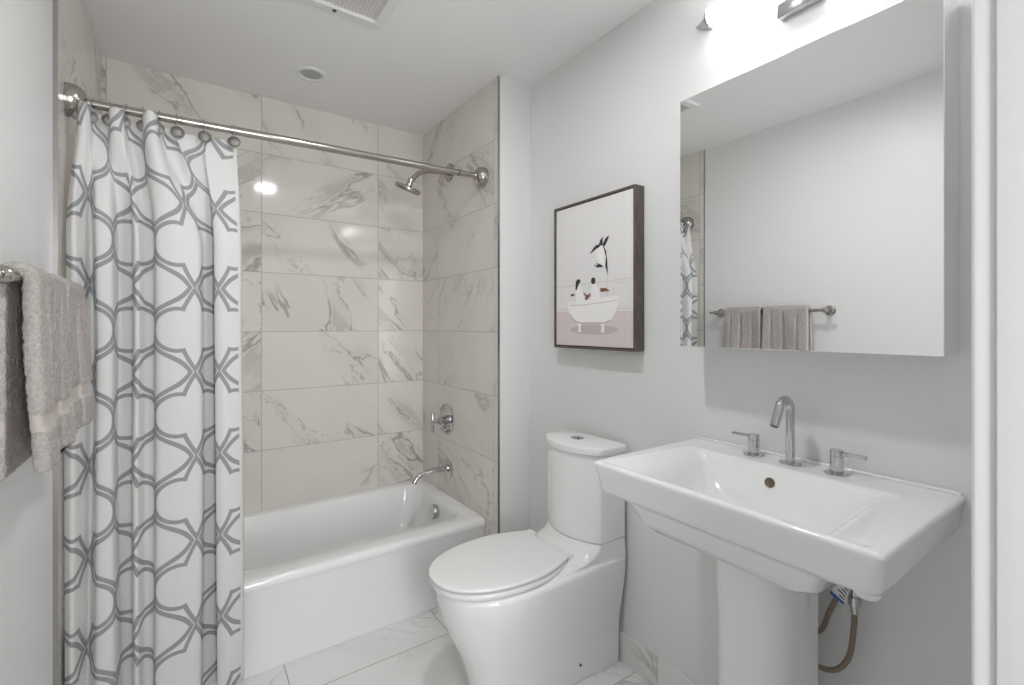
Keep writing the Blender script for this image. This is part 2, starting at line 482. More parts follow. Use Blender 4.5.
for j in range(NV + 1):
    f = j / NV
    z = ZT + (ZB - ZT) * f
    w = min(1.0, max(0.0, (ZT - z) / 0.42)); w = w * w * (3 - 2 * w)
    row = []
    for i in range(NU + 1):
        s = i / NU
        p = TOPP[i].lerp(MIDP[i], w)
        lean = 0.012 * (noise.noise(Vector((s * 5.0, z * 0.9, 3.1)))) * w
        sway = 0.010 * noise.noise(Vector((s * 7.0, z * 0.8, 9.7))) * w
        y = p.y + sway
        sway += (0.0045 * noise.noise(Vector((s * 30.0, z * 0.7, 2.2))) + 0.002 * noise.noise(Vector((s * 70.0, z * 1.6, 5.2)))) * (0.4 + 0.6 * w)
        low = max(0.0, (0.5 - z) / 0.5)
        y = min(y - 0.006 * low, 1.928 + (1 - w) * 0.05)
        zz = z + (TOPP[i].z * (1 - w))
        row.append(bm.verts.new((max(-0.2965, min(p.x + lean * (0.3 if s < 0.12 else 1) + (0.010 * f if s < 0.2 else 0), 0.165)), y, zz)))
    grid.append(row)
for j in range(NV):
    for i in range(NU):
        f = bm.faces.new((grid[j][i], grid[j + 1][i], grid[j + 1][i + 1], grid[j][i + 1]))
        for lp, (a, b) in zip(f.loops, ((i, j), (i, j + 1), (i + 1, j + 1), (i + 1, j))):
            lp[uvl].uv = (LEN * a / NU + 0.147, (ZB - ZT) * b / NV + 7 * 0.276 + 0.133)
cur = link('shower_curtain', bm, M['curtain'], None, True, 180)
md = cur.modifiers.new('thick', 'SOLIDIFY'); md.thickness = 0.0016; md.offset = 0
tag(cur, 'white fabric shower curtain with grey quatrefoil lattice, bunched to the left of the tub', 'shower curtain')

# hooks: wire ring over the rod with a round ornament in front of the cloth
def make_hook():
    t = thing('curtain_hook', '', 'curtain hook', (0, 0, 0), 'curtain hooks on the rod')
    bm = bmesh.new()
    pts = [(0, 0.0205 * math.cos(a), 0.0205 * math.sin(a) - 0.001) for a in [math.radians(d) for d in range(-60, 190, 13)]]
    pts += [(0, -0.0225, -0.022), (0, -0.0235, -0.046)]
    tube(bm, pts, 0.0014, 8)
    link('wire', bm, M['chrome'], t)
    bm = bmesh.new()
    lathe(bm, (0, -0.0255, -0.050), (0, -1, 0.15), [(-0.002, 0.014), (0, 0.0195), (0.003, 0.0200), (0.007, 0.0165), (0.010, 0.009), (0.011, 0.0)], 24)
    link('ornament', bm, M['ornament'], t)
    return t
hook0 = make_hook()
words = ['first curtain hook from the right end, its round silver ornament on the curtain corner',
         'second curtain hook from the right end of the curtain, silver ornament',
         'third curtain hook from the right end of the curtain',
         'curtain hook just right of the tall pleat of the curtain',
         'curtain hook just left of the tall pleat, middle of the row of nine',
         'fourth curtain hook from the left wall flange',
         'third curtain hook from the left wall flange',
         'second curtain hook from the left wall flange',
         'first curtain hook beside the left wall flange of the rod']
for i, x in enumerate(HX):
    if i == 0: t = hook0
    else:
        t = hook0.copy(); C.objects.link(t)
        for ch in list(hook0.children):
            c = ch.copy(); C.objects.link(c); c.parent = t
    t.location = (x, RY, rz(x))
    t.rotation_euler = (0, 0, math.radians((-6, 5, 9, -8, 10, -9, 7, -8, 6)[i]))
    t['label'] = words[i]

# ------------------------------------------------------------------ shower fittings
SY = 2.330
sh = thing('shower', 'brushed nickel shower head on a curved arm from the tiled end wall', 'shower head', (XS, 2.313, 2.117))
bm = bmesh.new(); lathe(bm, (XS - 0.0005, 2.313, 2.117), (-1, 0, 0), [(0, 0.050), (0.004, 0.050), (0.008, 0.046), (0.010, 0.018), (0.016, 0.017), (0.017, 0.0)], 32)
link('wall_flange', bm, M['nickel'], sh)
bm = bmesh.new(); tube(bm, bez([(XS - 0.01, 2.313, 2.117), (1.10, 2.313, 2.108), (1.04, 2.313, 2.098), (1.00, 2.313, 2.078), (0.972, 2.313, 2.048), (0.960, 2.313, 2.034)], 8), 0.0128, 18)
link('arm', bm, M['nickel'], sh)
ax = Vector((-0.22, 0.37, -0.90)).normalized(); o_ = Vector((0.958, 2.313, 2.034))
bm = bmesh.new(); lathe(bm, o_, ax, [(-0.012, 0.012), (-0.010, 0.016), (0.004, 0.016), (0.006, 0.011), (0.010, 0.011), (0.014, 0.017), (0.026, 0.017), (0.028, 0.014)], 26)
link('swivel_joint', bm, M['chrome'], sh)
bm = bmesh.new(); lathe(bm, o_ + ax * 0.026, ax, [(0, 0.014), (0.004, 0.058), (0.006, 0.0665), (0.009, 0.068), (0.024, 0.068), (0.027, 0.066), (0.028, 0.0)], 40)
hd = link('head_disc', bm, M['nickel'], sh)
bm = bmesh.new(); a_, b_ = frame_of(ax)
for rr, nn in ((0.012, 6), (0.028, 12), (0.044, 18), (0.057, 24)):
    for k in range(nn):
        c = o_ + ax * 0.0535 + (a_ * math.cos(2 * PI * k / nn) + b_ * math.sin(2 * PI * k / nn)) * rr
        lathe(bm, c, ax, [(0, 0.0018), (0.003, 0.0012)], 6)
sub('nozzles', bm, M['darkmetal'], hd)

va = thing('shower_valve', 'round chrome shower valve plate with T-shaped lever above the tub spout', 'shower valve', (XS, 2.347, 0.762))
bm = bmesh.new(); lathe(bm, (XS - 0.0005, 2.347, 0.762), (-1, 0, 0), [(0, 0.086), (0.003, 0.086), (0.006, 0.083), (0.007, 0.0)], 48)
link('escutcheon', bm, M['chrome'], va)
bm = bmesh.new(); lathe(bm, (XS - 0.006, 2.347, 0.758), (-1, 0, 0), [(0, 0.024), (0.003, 0.026), (0.022, 0.026), (0.024, 0.018), (0.030, 0.018), (0.032, 0.022), (0.052, 0.022), (0.055, 0.012), (0.085, 0.009), (0.087, 0.0)], 28)
link('stem', bm, M['chrome'], va)
bm = bmesh.new(); lathe(bm, (1.098, 2.347, 0.698), (0, 0, 1), [(0, 0.0), (0.0, 0.0062), (0.003, 0.0082), (0.104, 0.0082), (0.107, 0.0062), (0.107, 0.0)], 18)
link('lever', bm, M['chrome'], va)
bm = bmesh.new(); lathe(bm, (XS - 0.006, 2.347, 0.706), (-1, 0, 0), [(0, 0.017), (0.018, 0.017), (0.021, 0.014), (0.022, 0.0)], 24)
bx(bm, XS - 0.034, XS - 0.026, 2.330, 2.364, 0.7025, 0.7095, 0.0015)
link('diverter_knob', bm, M['chrome'], va)

sp_ = thing('tub_spout', 'curved chrome tub spout low on the tiled end wall', 'tub spout', (XS, SY, 0.495))
bm = bmesh.new(); lathe(bm, (XS - 0.0005, SY, 0.495), (-1, 0, 0), [(0, 0.052), (0.004, 0.052), (0.007, 0.049), (0.008, 0.020), (0.010, 0.0)], 36)
link('wall_flange', bm, M['chrome'], sp_)
bm = bmesh.new()
lathe(bm, (XS - 0.006, SY, 0.495), (-1, 0, 0), [(0, 0.021), (0.012, 0.021), (0.014, 0.018)], 24)
tube(bm, bez([(XS - 0.008, SY, 0.495), (1.12, SY, 0.496), (1.06, SY, 0.492), (1.015, SY, 0.480), (0.992, SY, 0.462), (0.982, SY, 0.446)], 8), 0.0145, 22)
link('spout', bm, M['chrome'], sp_)

# ------------------------------------------------------------------ toilet
TY = 1.385
TK = 1.358
toi = thing('toilet', 'white skirted toilet with closed lid between the tub and the sink', 'toilet', (1.03, TY, 0))
XB = 1.345
def tring(z, xf, xm, wm, wb, xb=XB, n=26, ex=2.2, yc=TY, ns=10, full=False, yb=None):
    """outline, from the back corner on the -y side round the front to the +y side"""
    out = []; left = []
    if yb is None: yb = TK if not full else yc
    for k in range(ns):
        t = k / ns
        x = xb + (xm - xb) * t
        w = wb + (wm - wb) * (math.sin(PI / 2 * t) if full else 0.5 - 0.5 * math.cos(PI * t))
        c = yb + (yc - yb) * (0.5 - 0.5 * math.cos(PI * t))
        out.append((x, c - w, z)); left.append((x, c + w, z))
    for k in range(2 * n + 1):
        a = -PI / 2 + PI * k / (2 * n)
        cx = abs(math.cos(a)) ** (2 / ex); sy = math.copysign(abs(math.sin(a)) ** (2 / ex), math.sin(a))
        out.append((xm - (xm - xf) * cx, yc + wm * sy, z))
    out += left[::-1]
    return out
rings = [tring(0.001, .800, 1.02, .124, .121), tring(0.012, .794, 1.02, .128, .122), tring(0.10, .780, 1.01, .133, .123), tring(0.18, .750, .99, .144, .126),
         tring(0.26, .713, .97, .160, .140), tring(0.32, .691, .955, .171, .150), tring(0.37, .679, .95, .178, .156), tring(0.400, .675, .95, .180, .157),
         tring(0.410, .677, .95, .179, .157), tring(0.416, .685, .955, .173, .157),
         tring(0.4165, .80, 1.02, .160, .157, yc=TY - .003), tring(0.420, 1.00, 1.12, .150, .157, yc=TY - .012), tring(0.430, 1.085, 1.17, .150, .157, yc=TK + .008),
         tring(0.445, 1.130, 1.20, .152, .156, yc=TK + .004), tring(0.463, 1.152, 1.222, .151, .154, yc=TK, ex=1.85), tring(0.478, 1.162, 1.228, .150, .153, yc=TK, ex=1.65), tring(0.4885, 1.166, 1.230, .149, .152, yc=TK, ex=1.5)]
link('bowl', loft(bmesh.new(), rings), M['china'], toi, angle=60)
def tank_ring(z, g=0.0, back=XB):
    # flat back and sides, gently bowed front
    pts = []
    w = 0.153 + g
    n = 20
    fx = 1.222 - g; bow = 0.056
    pts.append((back, TK - w, z))
    pts.append((fx + 0.012, TK - w, z)); pts.append((fx + 0.004, TK - w + 0.001, z))
    for k in range(n + 1):
        t = -1 + 2 * k / n
        t2 = t * 0.975
        pts.append((fx - bow * (1 - t2 * t2) - 0.000, TK + w * t2, z))
    pts.append((fx + 0.004, TK + w - 0.001, z)); pts.append((fx + 0.012, TK + w, z))
    pts.append((back, TK + w, z))
    return pts
link('tank', loft(bmesh.new(), [tank_ring(0.4895, -0.004), tank_ring(0.493, 0.0), tank_ring(0.800, 0.001), tank_ring(0.806, -0.002)]), M['china'], toi, angle=35)
link('tank_lid', loft(bmesh.new(), [tank_ring(0.8075, 0.003), tank_ring(0.810, 0.007), tank_ring(0.829, 0.008), tank_ring(0.834, 0.005), tank_ring(0.8365, 0.0)]), M['china'], toi, angle=50)
bm = bmesh.new(); lathe(bm, (1.262, TY - 0.012, 0.8366), (0, 0, 1), [(-0.004, 0.026), (0.002, 0.026), (0.0035, 0.0235), (0.0028, 0.022), (0.0028, 0.0)], 30)
fb = link('flush_button', bm, M['chrome'], toi); fb['label'] = 'round chrome dual flush button'
bm = bmesh.new(); bx(bm, 1.261, 1.263, TY - 0.033, TY + 0.009, 0.8385, 0.8398); sub('button_divider', bm, M['darkmetal'], fb)
def sring(z, g): return tring(z, .657 + g, .935, .175 - g, .128 - g, xb=1.118 - g, n=30, yc=1.393, full=True)
bm = loft(bmesh.new(), [sring(0.4165, 0.018), sring(0.4215, 0.018), sring(0.4222, 0.003), sring(0.4240, 0.001), sring(0.4365, 0.001), sring(0.4390, 0.005), sring(0.4395, 0.035), sring(0.4465, 0.035)])
link('seat', bm, M['seat'], toi, angle=60)
def lring(z, g): return tring(z, .655 + g, .935, .177 - g, .126 - g, xb=1.128 - g, n=30, yc=1.396, full=True)
bm = loft(bmesh.new(), [lring(0.4468, 0.012), lring(0.4470, 0.003), lring(0.4485, 0.0), lring(0.4540, 0.0), lring(0.4562, 0.003), lring(0.4572, 0.010), lring(0.4578, 0.03), lring(0.4584, 0.08)])
link('lid', bm, M['seat'], toi, angle=60)
for s in (-1, 1):
    bm = bmesh.new()
    lathe(bm, (1.112, 1.396 + s * 0.095, 0.420), (0, 0, 1), [(0, 0.016), (0.014, 0.015), (0.018, 0.012), (0.019, 0)], 18)
    lathe(bm, (1.136, 1.396 + s * 0.108 - 0.022, 0.446), (0, 1, 0), [(0, 0.0), (0, 0.010), (0.002, 0.0115), (0.042, 0.0115), (0.044, 0.010), (0.044, 0)], 16)
    link('hinge', bm, M['seat'], toi)
bm = bmesh.new(); lathe(bm, (1.16, TY - 0.1385, 0.062), (0, -1, 0), [(0, 0.005), (0.0035, 0.0045), (0.004, 0)], 12)
link('bolt_cap', bm, M['darkmetal'], toi)

# ------------------------------------------------------------------ pedestal sink
SYC = 0.603
sink = thing('pedestal_sink', 'wide white rectangular pedestal sink below the mirror', 'sink', (1.13, SYC, 0))
ZS = 0.915
sx0, sx1, sy0, sy1 = 0.898, XR - 0.0015, 0.274, 0.918
def srect(i, z, r=0.02, back=0.0): return rpoly([(sx0 + i, sy0 + i), (sx1, sy0 + i), (sx1, sy1 - i), (sx0 + i, sy1 - i)], [r, 0.003, 0.003, r], z, 6)
def quad(xa, xb, ya, yb, yc, yd, r, z):  # front edge x=xa from ya to yb, back edge x=xb from yc to yd
    return rpoly([(xa, ya), (xb, yc), (xb, yd), (xa, yb)], r, z, 6)
rings = [
    quad(0.975, 1.285, .44, .755, .44, .755, 0.03, 0.761),
    quad(0.955, 1.300, .415, .775, .415, .775, 0.03, 0.766),
    quad(0.936, 1.320, .385, .800, .385, .800, 0.025, 0.790),
    quad(0.924, 1.330, .368, .815, .368, .815, 0.02, 0.824),
    quad(0.916, 1.345, .350, .830, .350, .830, 0.018, 0.833),
    srect(0.020, 0.8345, 0.02), srect(0.014, 0.8375, 0.022), srect(0.010, 0.846, 0.022), srect(0.002, 0.900, 0.016), srect(0.0, 0.908, 0.010), srect(0.002, 0.913, 0.010), srect(0.006, ZS, 0.010), srect(0.010, ZS, 0.009),
    quad(0.913, 1.256, .290, .902, .336, .865, [0.012, 0.03, 0.03, 0.012], ZS),
    quad(0.916, 1.252, .294, .898, .340, .861, [0.012, 0.03, 0.03, 0.012], ZS),
    quad(0.919, 1.248, .299, .893, .348, .854, [0.012, 0.03, 0.03, 0.012], ZS - 0.002),
    quad(0.924, 1.242, .315, .881, .370, .834, [0.014, 0.03, 0.03, 0.014], ZS - 0.006),
    quad(0.931, 1.238, .362, .844, .386, .820, [0.02, 0.03, 0.03, 0.02], ZS - 0.014),
    quad(0.936, 1.233, .385, .821, .396, .810, [0.03, 0.03, 0.03, 0.03], ZS - 0.026),
    quad(0.946, 1.224, .410, .796, .414, .792, 0.035, ZS - 0.055),
    quad(0.962, 1.210, .432, .774, .434, .772, 0.045, ZS - 0.088),
    quad(0.990, 1.188, .462, .744, .462, .744, 0.055, ZS - 0.104),
    quad(1.040, 1.150, .52, .69, .52, .69, 0.045, ZS - 0.109),
]
basin = link('basin', loft(bmesh.new(), rings), M['china'], sink, angle=50)
bm = box(sx1 - 0.014, sx1, sy0 + 0.006, sy1 - 0.006, ZS - 0.001, ZS + 0.006, bev=0.003, seg=3)
sub('rear_lip', bm, M['china'], basin)
n_ = Vector((-0.92, 0, 0.40)).normalized()
bm = bmesh.new(); lathe(bm, (1.2278, SYC + 0.012, 0.876), n_, [(-0.004, 0.0125), (0.0015, 0.0125), (0.002, 0.011), (0.0012, 0.0095), (0.0012, 0)], 24)
ov = link('overflow_ring', bm, M['hole'], sink); ov['label'] = 'small round bronze overflow hole'
bm = bmesh.new(); lathe(bm, (1.095, SYC, 0.8062), (0, 0, 1), [(0, 0.030), (0.002, 0.030), (0.003, 0.022), (0.006, 0.019), (0.008, 0)], 26)
link('drain', bm, M['chrome'], sink)
bm = bmesh.new(); lathe(bm, (0.985, 0.325, 0.838), (0, 0, -1), [(0, 0.024), (0.030, 0.022), (0.036, 0.018), (0.038, 0)], 22)
link('mounting_boss', bm, M['china'], sink)
# pedestal: U-shaped column, open towards the wall
def uring(z, w, xf, xb, th=0.018):
    yo, yi = w, w - th
    out = []; n = 10
    r = 0.070
    def arc(rad, hw, xfront, rev):
        pts = [(xb, SYC - hw)]
        for k in range(n + 1):
            a = PI / 2 * k / n
            pts.append((xfront + rad - rad * math.sin(a), SYC - hw + rad - rad * math.cos(a)))
        q = [(x, 2 * SYC - y) for x, y in pts][::-1]
        p = pts + q
        return p[::-1] if rev else p
    return [(x, y, z) for x, y in arc(r, yo, xf, False) + arc(r - th, yi, xf + th, True)]
rings = [uring(0.001, .094, 1.070, 1.257), uring(0.02, .092, 1.072, 1.257), uring(0.15, .089, 1.075, 1.255), uring(0.55, .089, 1.070, 1.255), uring(0.7605, .091, 1.062, 1.255)]
link('pedestal', loft(bmesh.new(), rings), M['china'], sink, angle=35)

# faucet
fa = thing('faucet', 'chrome widespread faucet with tall hooked spout on the sink deck', 'faucet', (1.31, SYC, ZS))
bm = bmesh.new(); lathe(bm, (1.31, SYC, ZS + 0.0003), (0, 0, 1), [(0, 0.027), (0.002, 0.027), (0.0035, 0.025), (0.004, 0.011)], 32)
link('spout_base', bm, M['chrome'], fa)
pts = [(1.31, SYC, ZS + 0.003), (1.31, SYC, ZS + 0.05), (1.31, SYC, ZS + 0.10), (1.31, SYC, ZS + 0.135)]
cxx, rr = 1.31 - 0.030, 0.030
for k in range(1, 13):
    a = math.radians(k * 150 / 12)
    pts.append((cxx + rr * math.cos(a), SYC, ZS + 0.140 + rr * math.sin(a)))
a = math.radians(150); d = Vector((-math.sin(a), 0, math.cos(a)))
last = Vector(pts[-1]); pts += [last + d * 0.02, last + d * 0.042, last + d * 0.0555]
bm = tube(bmesh.new(), pts, 0.0108, 24)
spt = link('spout', bm, M['chrome'], fa)
bm = bmesh.new(); e = last + d * 0.0557; lathe(bm, e, d, [(-0.002, 0.0088), (0.0006, 0.0088), (0.0008, 0)], 20); sub('aerator', bm, M['darkmetal'], spt)
for yy, s, w_ in ((0.700, 1, 'left'), (0.495, -1, 'right')):
    bm = bmesh.new()
    lathe(bm, (1.31, yy, ZS + 0.0003), (0, 0, 1), [(0, 0.027), (0.002, 0.027), (0.0035, 0.025), (0.004, 0.014), (0.006, 0.0145), (0.043, 0.0145), (0.0435, 0.0138), (0.0445, 0.0138), (0.045, 0.0145), (0.057, 0.0145), (0.0585, 0.0132), (0.0588, 0)], 28)
    hnd = link('handle', bm, M['chrome'], fa)
    ya, yb = sorted((yy, yy + s * 0.062))
    bm = box(1.304, 1.316, ya, yb, ZS + 0.0470, ZS + 0.0555, bev=0.0012)
    sub('lever', bm, M['chrome'], hnd)

# supply hoses under the sink
ho = thing('supply_hose', 'brown-grey braided supply hose looping below the sink on the right of the pedestal', 'hose', (1.31, 0.46, 0.455))
bm = tube(bmesh.new(), bez([(1.315, 0.459, 0.60), (1.315, 0.461, 0.55), (1.313, 0.470, 0.480), (1.308, 0.495, 0.436), (1.296, 0.530, 0.428), (1.282, 0.563, 0.46), (1.270, 0.575, 0.56), (1.268, 0.575, 0.62)], 8), 0.0062, 12)
link('hose', bm, M['hose'], ho)
bm = bmesh.new(); lathe(bm, (1.315, 0.459, 0.590), (0, 0, 1), [(0, 0.0085), (0.018, 0.0085), (0.019, 0.0135), (0.040, 0.0135), (0.041, 0.010), (0.055, 0.010), (0.057, 0.013), (0.085, 0.013), (0.086, 0.006), (0.180, 0.006)], 12)
link('coupling_nut', bm, M['chrome'], ho)
ho2 = thing('supply_hose', 'dark supply hose mostly hidden behind the right edge of the sink pedestal', 'hose', (1.29, 0.52, 0.56))
bm = tube(bmesh.new(), bez([(1.340, 0.500, 0.68), (1.325, 0.498, 0.645), (1.325, 0.503, 0.60), (1.325, 0.517, 0.56), (1.328, 0.54, 0.50), (1.335, 0.59, 0.47), (1.36, 0.61, 0.46)], 8), 0.0062, 12)
link('hose', bm, M['hose'], ho2)
bm = bmesh.new(); lathe(bm, (1.369, 0.497, 0.70), (-1, 0, -0.15), [(-0.0, 0.012), (0.02, 0.012), (0.021, 0.009), (0.030, 0.009), (0.031, 0.014), (0.06, 0.014)], 12)
link('elbow', bm, M['hose'], ho2)
# paper tag with blue edge on the hose
tg = thing('hose_tag', 'small white paper tag with blue edge and dark print under the sink', 'tag', (1.27, 0.472, 0.62))
def slab(quadpts, th):
    b = bmesh.new(); q = [Vector(p) for p in quadpts]; n = (q[1] - q[0]).cross(q[3] - q[0]).normalized() * th
    loft(b, [q, [p + n for p in q]]); return b
q0, q1, q2, q3 = Vector((1.285, 0.500, 0.628)), Vector((1.285, 0.470, 0.614)), Vector((1.285, 0.455, 0.665)), Vector((1.285, 0.470, 0.690))
link('paper', slab([q0, q1, q2, q3], 0.0006), M['paper'], tg, False)
link('blue_edge', slab([q0 + Vector((-0.0012, 0, 0)), q1 + Vector((-0.0012, 0, 0)), q1 + Vector((-0.0012, -0.0005, 0.007)), q0 + Vector((-0.0012, -0.002, 0.008))], 0.0006), M['blue'], tg, False)
bm = bmesh.new()
for k in range(5):
    a_ = q1.lerp(q2, 0.22 + k * 0.15); b_ = q0.lerp(q3, 0.22 + k * 0.15)
    s_ = a_.lerp(b_, 0.10); e_ = a_.lerp(b_, 0.75 if k % 2 else 0.5); s_.x = e_.x = 1.2838
    loft(bm, [[s_ + Vector((0, 0, -0.0016)), e_ + Vector((0, 0, -0.0016)), e_ + Vector((0, 0, 0.0016)), s_ + Vector((0, 0, 0.0016))], [s_ + Vector((0.0006, 0, -0.0016)), e_ + Vector((0.0006, 0, -0.0016)), e_ + Vector((0.0006, 0, 0.0016)), s_ + Vector((0.0006, 0, 0.0016))]])
link('printed_lines', bm, M['black'], tg, False)

# ------------------------------------------------------------------ mirror cabinet
mc = thing('mirror_cabinet', 'large frameless mirrored medicine cabinet on the wall above the sink', 'mirror cabinet', (XR, 0.59, 1.215))
MX = 1.2506; my0, my1, mz0, mz1 = 0.2825, 0.8977, 1.215, 1.969
link('body', box(MX + 0.006, XR - 0.001, my0 + 0.001, my1 - 0.001, mz0 + 0.001, mz1 - 0.001), M['cabside'], mc, False)
link('mirror_door', box(MX, MX + 0.005, my0, my1, mz0, mz1, bev=0.0012, seg=1), M['mirror'], mc, False)

# ------------------------------------------------------------------ vanity light
vl = thing('vanity_light', 'lit frosted tube wall light on chrome plate above the mirror', 'wall light', (XR, 0.61, 2.222))
bm = bmesh.new()
pl = [(0.315, 2.240), (0.335, 2.216), (0.872, 2.218), (0.916, 2.242), (0.872, 2.266), (0.335, 2.264)]
loft(bm, [[(XR - 0.0005, a, b) for a, b in pl], [(XR - 0.014, a, b) for a, b in pl]])
link('back_plate', bm, M['chrome'], vl, False)
bm = bmesh.new(); lathe(bm, (1.322, 0.372, 2.222), (0, 1, 0), [(0, 0.0), (0, 0.026), (0.004, 0.0305), (0.464, 0.0305), (0.468, 0.026), (0.468, 0)], 36)
tb = link('glass_tube', bm, M['tube'], vl, angle=50); tb['label'] = 'glowing white frosted tube'
for y_ in (0.364, 0.8405):
    bm = bmesh.new()
    lathe(bm, (1.322, y_, 2.222), (0, 1, 0), [(0, 0), (0, 0.025), (0.007, 0.025), (0.007, 0)], 28)
    bx(bm, 1.330, XR - 0.014, y_, y_ + 0.007, 2.218, 2.240)
    link('end_bracket', bm, M['chrome'], vl)
link('canopy', box(1.345, XR - 0.0005, 0.540, 0.655, 2.128, 2.2155, bev=0.003), M['chrome'], vl)

# ------------------------------------------------------------------ framed picture
fp = thing('framed_picture', 'dark brown framed print of penguins in a clawfoot bathtub above the toilet', 'picture', (XR, 1.375, 1.184))
py0, py1, pz0, pz1 = 1.133, 1.584, 1.184, 1.786
fx0 = 1.318
bm = bmesh.new()
fw = 0.0085
bx(bm, fx0, XR - 0.001, py0, py0 + fw, pz0, pz1, 0.0008); bx(bm, fx0, XR - 0.001, py1 - fw, py1, pz0, pz1, 0.0008)
bx(bm, fx0, XR - 0.001, py0 + fw, py1 - fw, pz0, pz0 + fw, 0.0008); bx(bm, fx0, XR - 0.001, py0 + fw, py1 - fw, pz1 - fw, pz1, 0.0008)
link('frame', bm, M['frame'], fp, False)
CX = 1.3225
link('backing', box(1.362, XR - 0.002, py0 + fw, py1 - fw, pz0 + fw, pz1 - fw), M['black'], fp, False)
PM = [M['p_wall'], M['p_line'], M['p_floor'], M['p_white'], M['p_grey'], M['p_black'], M['p_brown']]
bm = bmesh.new()
cy0, cy1, cz0, cz1 = 1.1445, 1.5725, 1.196, 1.774
bx(bm, CX, 1.361, cy0, cy1, cz0, cz1, 0.001, mi=0)
lay = [0.0]
def poly(pts, mi):
    lay[0] += 0.00004
    x = CX - 0.0001 - lay[0]
    pts = [(x, max(cy0 + 0.001, min(cy1 - 0.001, a * 0.988)), max(cz0 + 0.001, 1.277 + (b - 1.277) * 0.988)) for a, b in pts]
    f = bm.faces.new([bm.verts.new(p) for p in pts]); f.material_index = mi
def oval(cy, cz, ry, rz, mi, n=22): poly([(cy + ry * math.cos(2 * PI * k / n), cz + rz * math.sin(2 * PI * k / n)) for k in range(n)], mi)
poly([(1.63, 1.340), (1.10, 1.332), (1.10, 1.1), (1.63, 1.1)], 2)
poly([(1.63, 1.447), (1.10, 1.455), (1.10, 1.451), (1.63, 1.443)], 1)
poly([(1.63, 1.352), (1.10, 1.344), (1.10, 1.338), (1.63, 1.346)], 1)
for a, b, c, d in ((1.258, 1.440, 1.173, 1.350),):
    poly([(a, b), (c, b + .003), (c, b), (a, b - .003)], 1); poly([(a, b), (a - .003, b), (a - .003, d), (a, d)], 1); poly([(c + .003, b), (c, b), (c, d), (c + .003, d)], 1); poly([(a, d), (c, d), (c, d + .003), (a, d + .003)], 1)
oval(1.365, 1.262, 0.135, 0.020, 4)
poly([(1.311, 1.592), (1.294, 1.572), (1.287, 1.531), (1.283, 1.471), (1.298, 1.511), (1.294, 1.546)], 5)
poly([(1.334, 1.596), (1.324, 1.616), (1.311, 1.627), (1.311, 1.605), (1.315, 1.585)], 5)
poly([(1.313, 1.597), (1.296, 1.618), (1.277, 1.628), (1.284, 1.609), (1.303, 1.584)], 5)
poly([(1.348, 1.594), (1.319, 1.594), (1.303, 1.575), (1.299, 1.553), (1.305, 1.512), (1.326, 1.526), (1.342, 1.545), (1.348, 1.566)], 3)
poly([(1.385, 1.565), (1.368, 1.584), (1.352, 1.597), (1.335, 1.600), (1.324, 1.590), (1.345, 1.584), (1.358, 1.578)], 5)
poly([(1.361, 1.522), (1.338, 1.517), (1.347, 1.528), (1.317, 1.517), (1.309, 1.508), (1.340, 1.508)], 5)
poly([(1.288, 1.470), (1.284, 1.470), (1.284, 1.390), (1.288, 1.390)], 1)
poly([(1.499, 1.412), (1.473, 1.412), (1.475, 1.403), (1.497, 1.403)], 6)
poly([(1.326, 1.426), (1.294, 1.425), (1.272, 1.411), (1.294, 1.412), (1.322, 1.410)], 6)
poly([(1.463, 1.440), (1.455, 1.450), (1.436, 1.448), (1.422, 1.417), (1.415, 1.376), (1.466, 1.376)], 3)
poly([(1.466, 1.462), (1.455, 1.472), (1.440, 1.469), (1.437, 1.460), (1.447, 1.450), (1.461, 1.425), (1.468, 1.430)], 5)
poly([(1.371, 1.446), (1.348, 1.446), (1.328, 1.412), (1.324, 1.376), (1.379, 1.377)], 3)
oval(1.363, 1.458, 0.0125, 0.0135, 5)
poly([(1.421, 1.416), (1.397, 1.402), (1.377, 1.410), (1.381, 1.397), (1.413, 1.374), (1.407, 1.398), (1.417, 1.406)], 6)
for a in (1.443, 1.311):
    poly([(a + .014, 1.292), (a - .014, 1.291), (a - .007, 1.272), (a - .010, 1.252), (a + .010, 1.252), (a + .006, 1.272)], 3)
poly([(1.516, 1.370), (1.508, 1.335), (1.490, 1.307), (1.470, 1.293), (1.439, 1.286), (1.301, 1.286), (1.268, 1.297), (1.246, 1.325), (1.232, 1.355), (1.226, 1.380), (1.305, 1.375), (1.403, 1.370)], 3)
poly([(1.508, 1.338), (1.490, 1.307), (1.470, 1.293), (1.439, 1.286), (1.301, 1.286), (1.268, 1.297), (1.262, 1.303), (1.301, 1.292), (1.439, 1.292), (1.466, 1.299), (1.486, 1.312)], 4)
poly([(1.521, 1.373), (1.503, 1.379), (1.353, 1.385), (1.259, 1.393), (1.220, 1.389), (1.224, 1.379), (1.305, 1.374), (1.424, 1.367), (1.510, 1.364)], 3)
poly([(1.500, 1.366), (1.424, 1.3645), (1.305, 1.371), (1.228, 1.377), (1.229, 1.375), (1.305, 1.3685), (1.424, 1.362), (1.500, 1.363)], 4)
link('canvas_print', bm, PM, fp, False)

# ------------------------------------------------------------------ towel bar and towels
BXB, BZ = -0.247, EYE + 0.083
tbr = thing('towel_bar', 'brushed nickel towel bar on the left wall, seen whole in the mirror', 'towel bar', (XL, 1.40, BZ))
bm = bmesh.new(); tube(bm, [(BXB, 1.055, BZ), (BXB, 1.750, BZ)], 0.0085, 18); link('bar', bm, M['nickel'], tbr)
for y_ in (1.092, 1.713):
    bm = bmesh.new()
    lathe(bm, (XL + 0.0005, y_, BZ), (1, 0, 0), [(0, 0.027), (0.005, 0.027), (0.008, 0.023), (0.010, 0.011), (0.050, 0.011), (0.052, 0.014), (0.072, 0.014), (0.078, 0.010), (0.079, 0)], 26)
    link('wall_post', bm, M['nickel'], tbr)

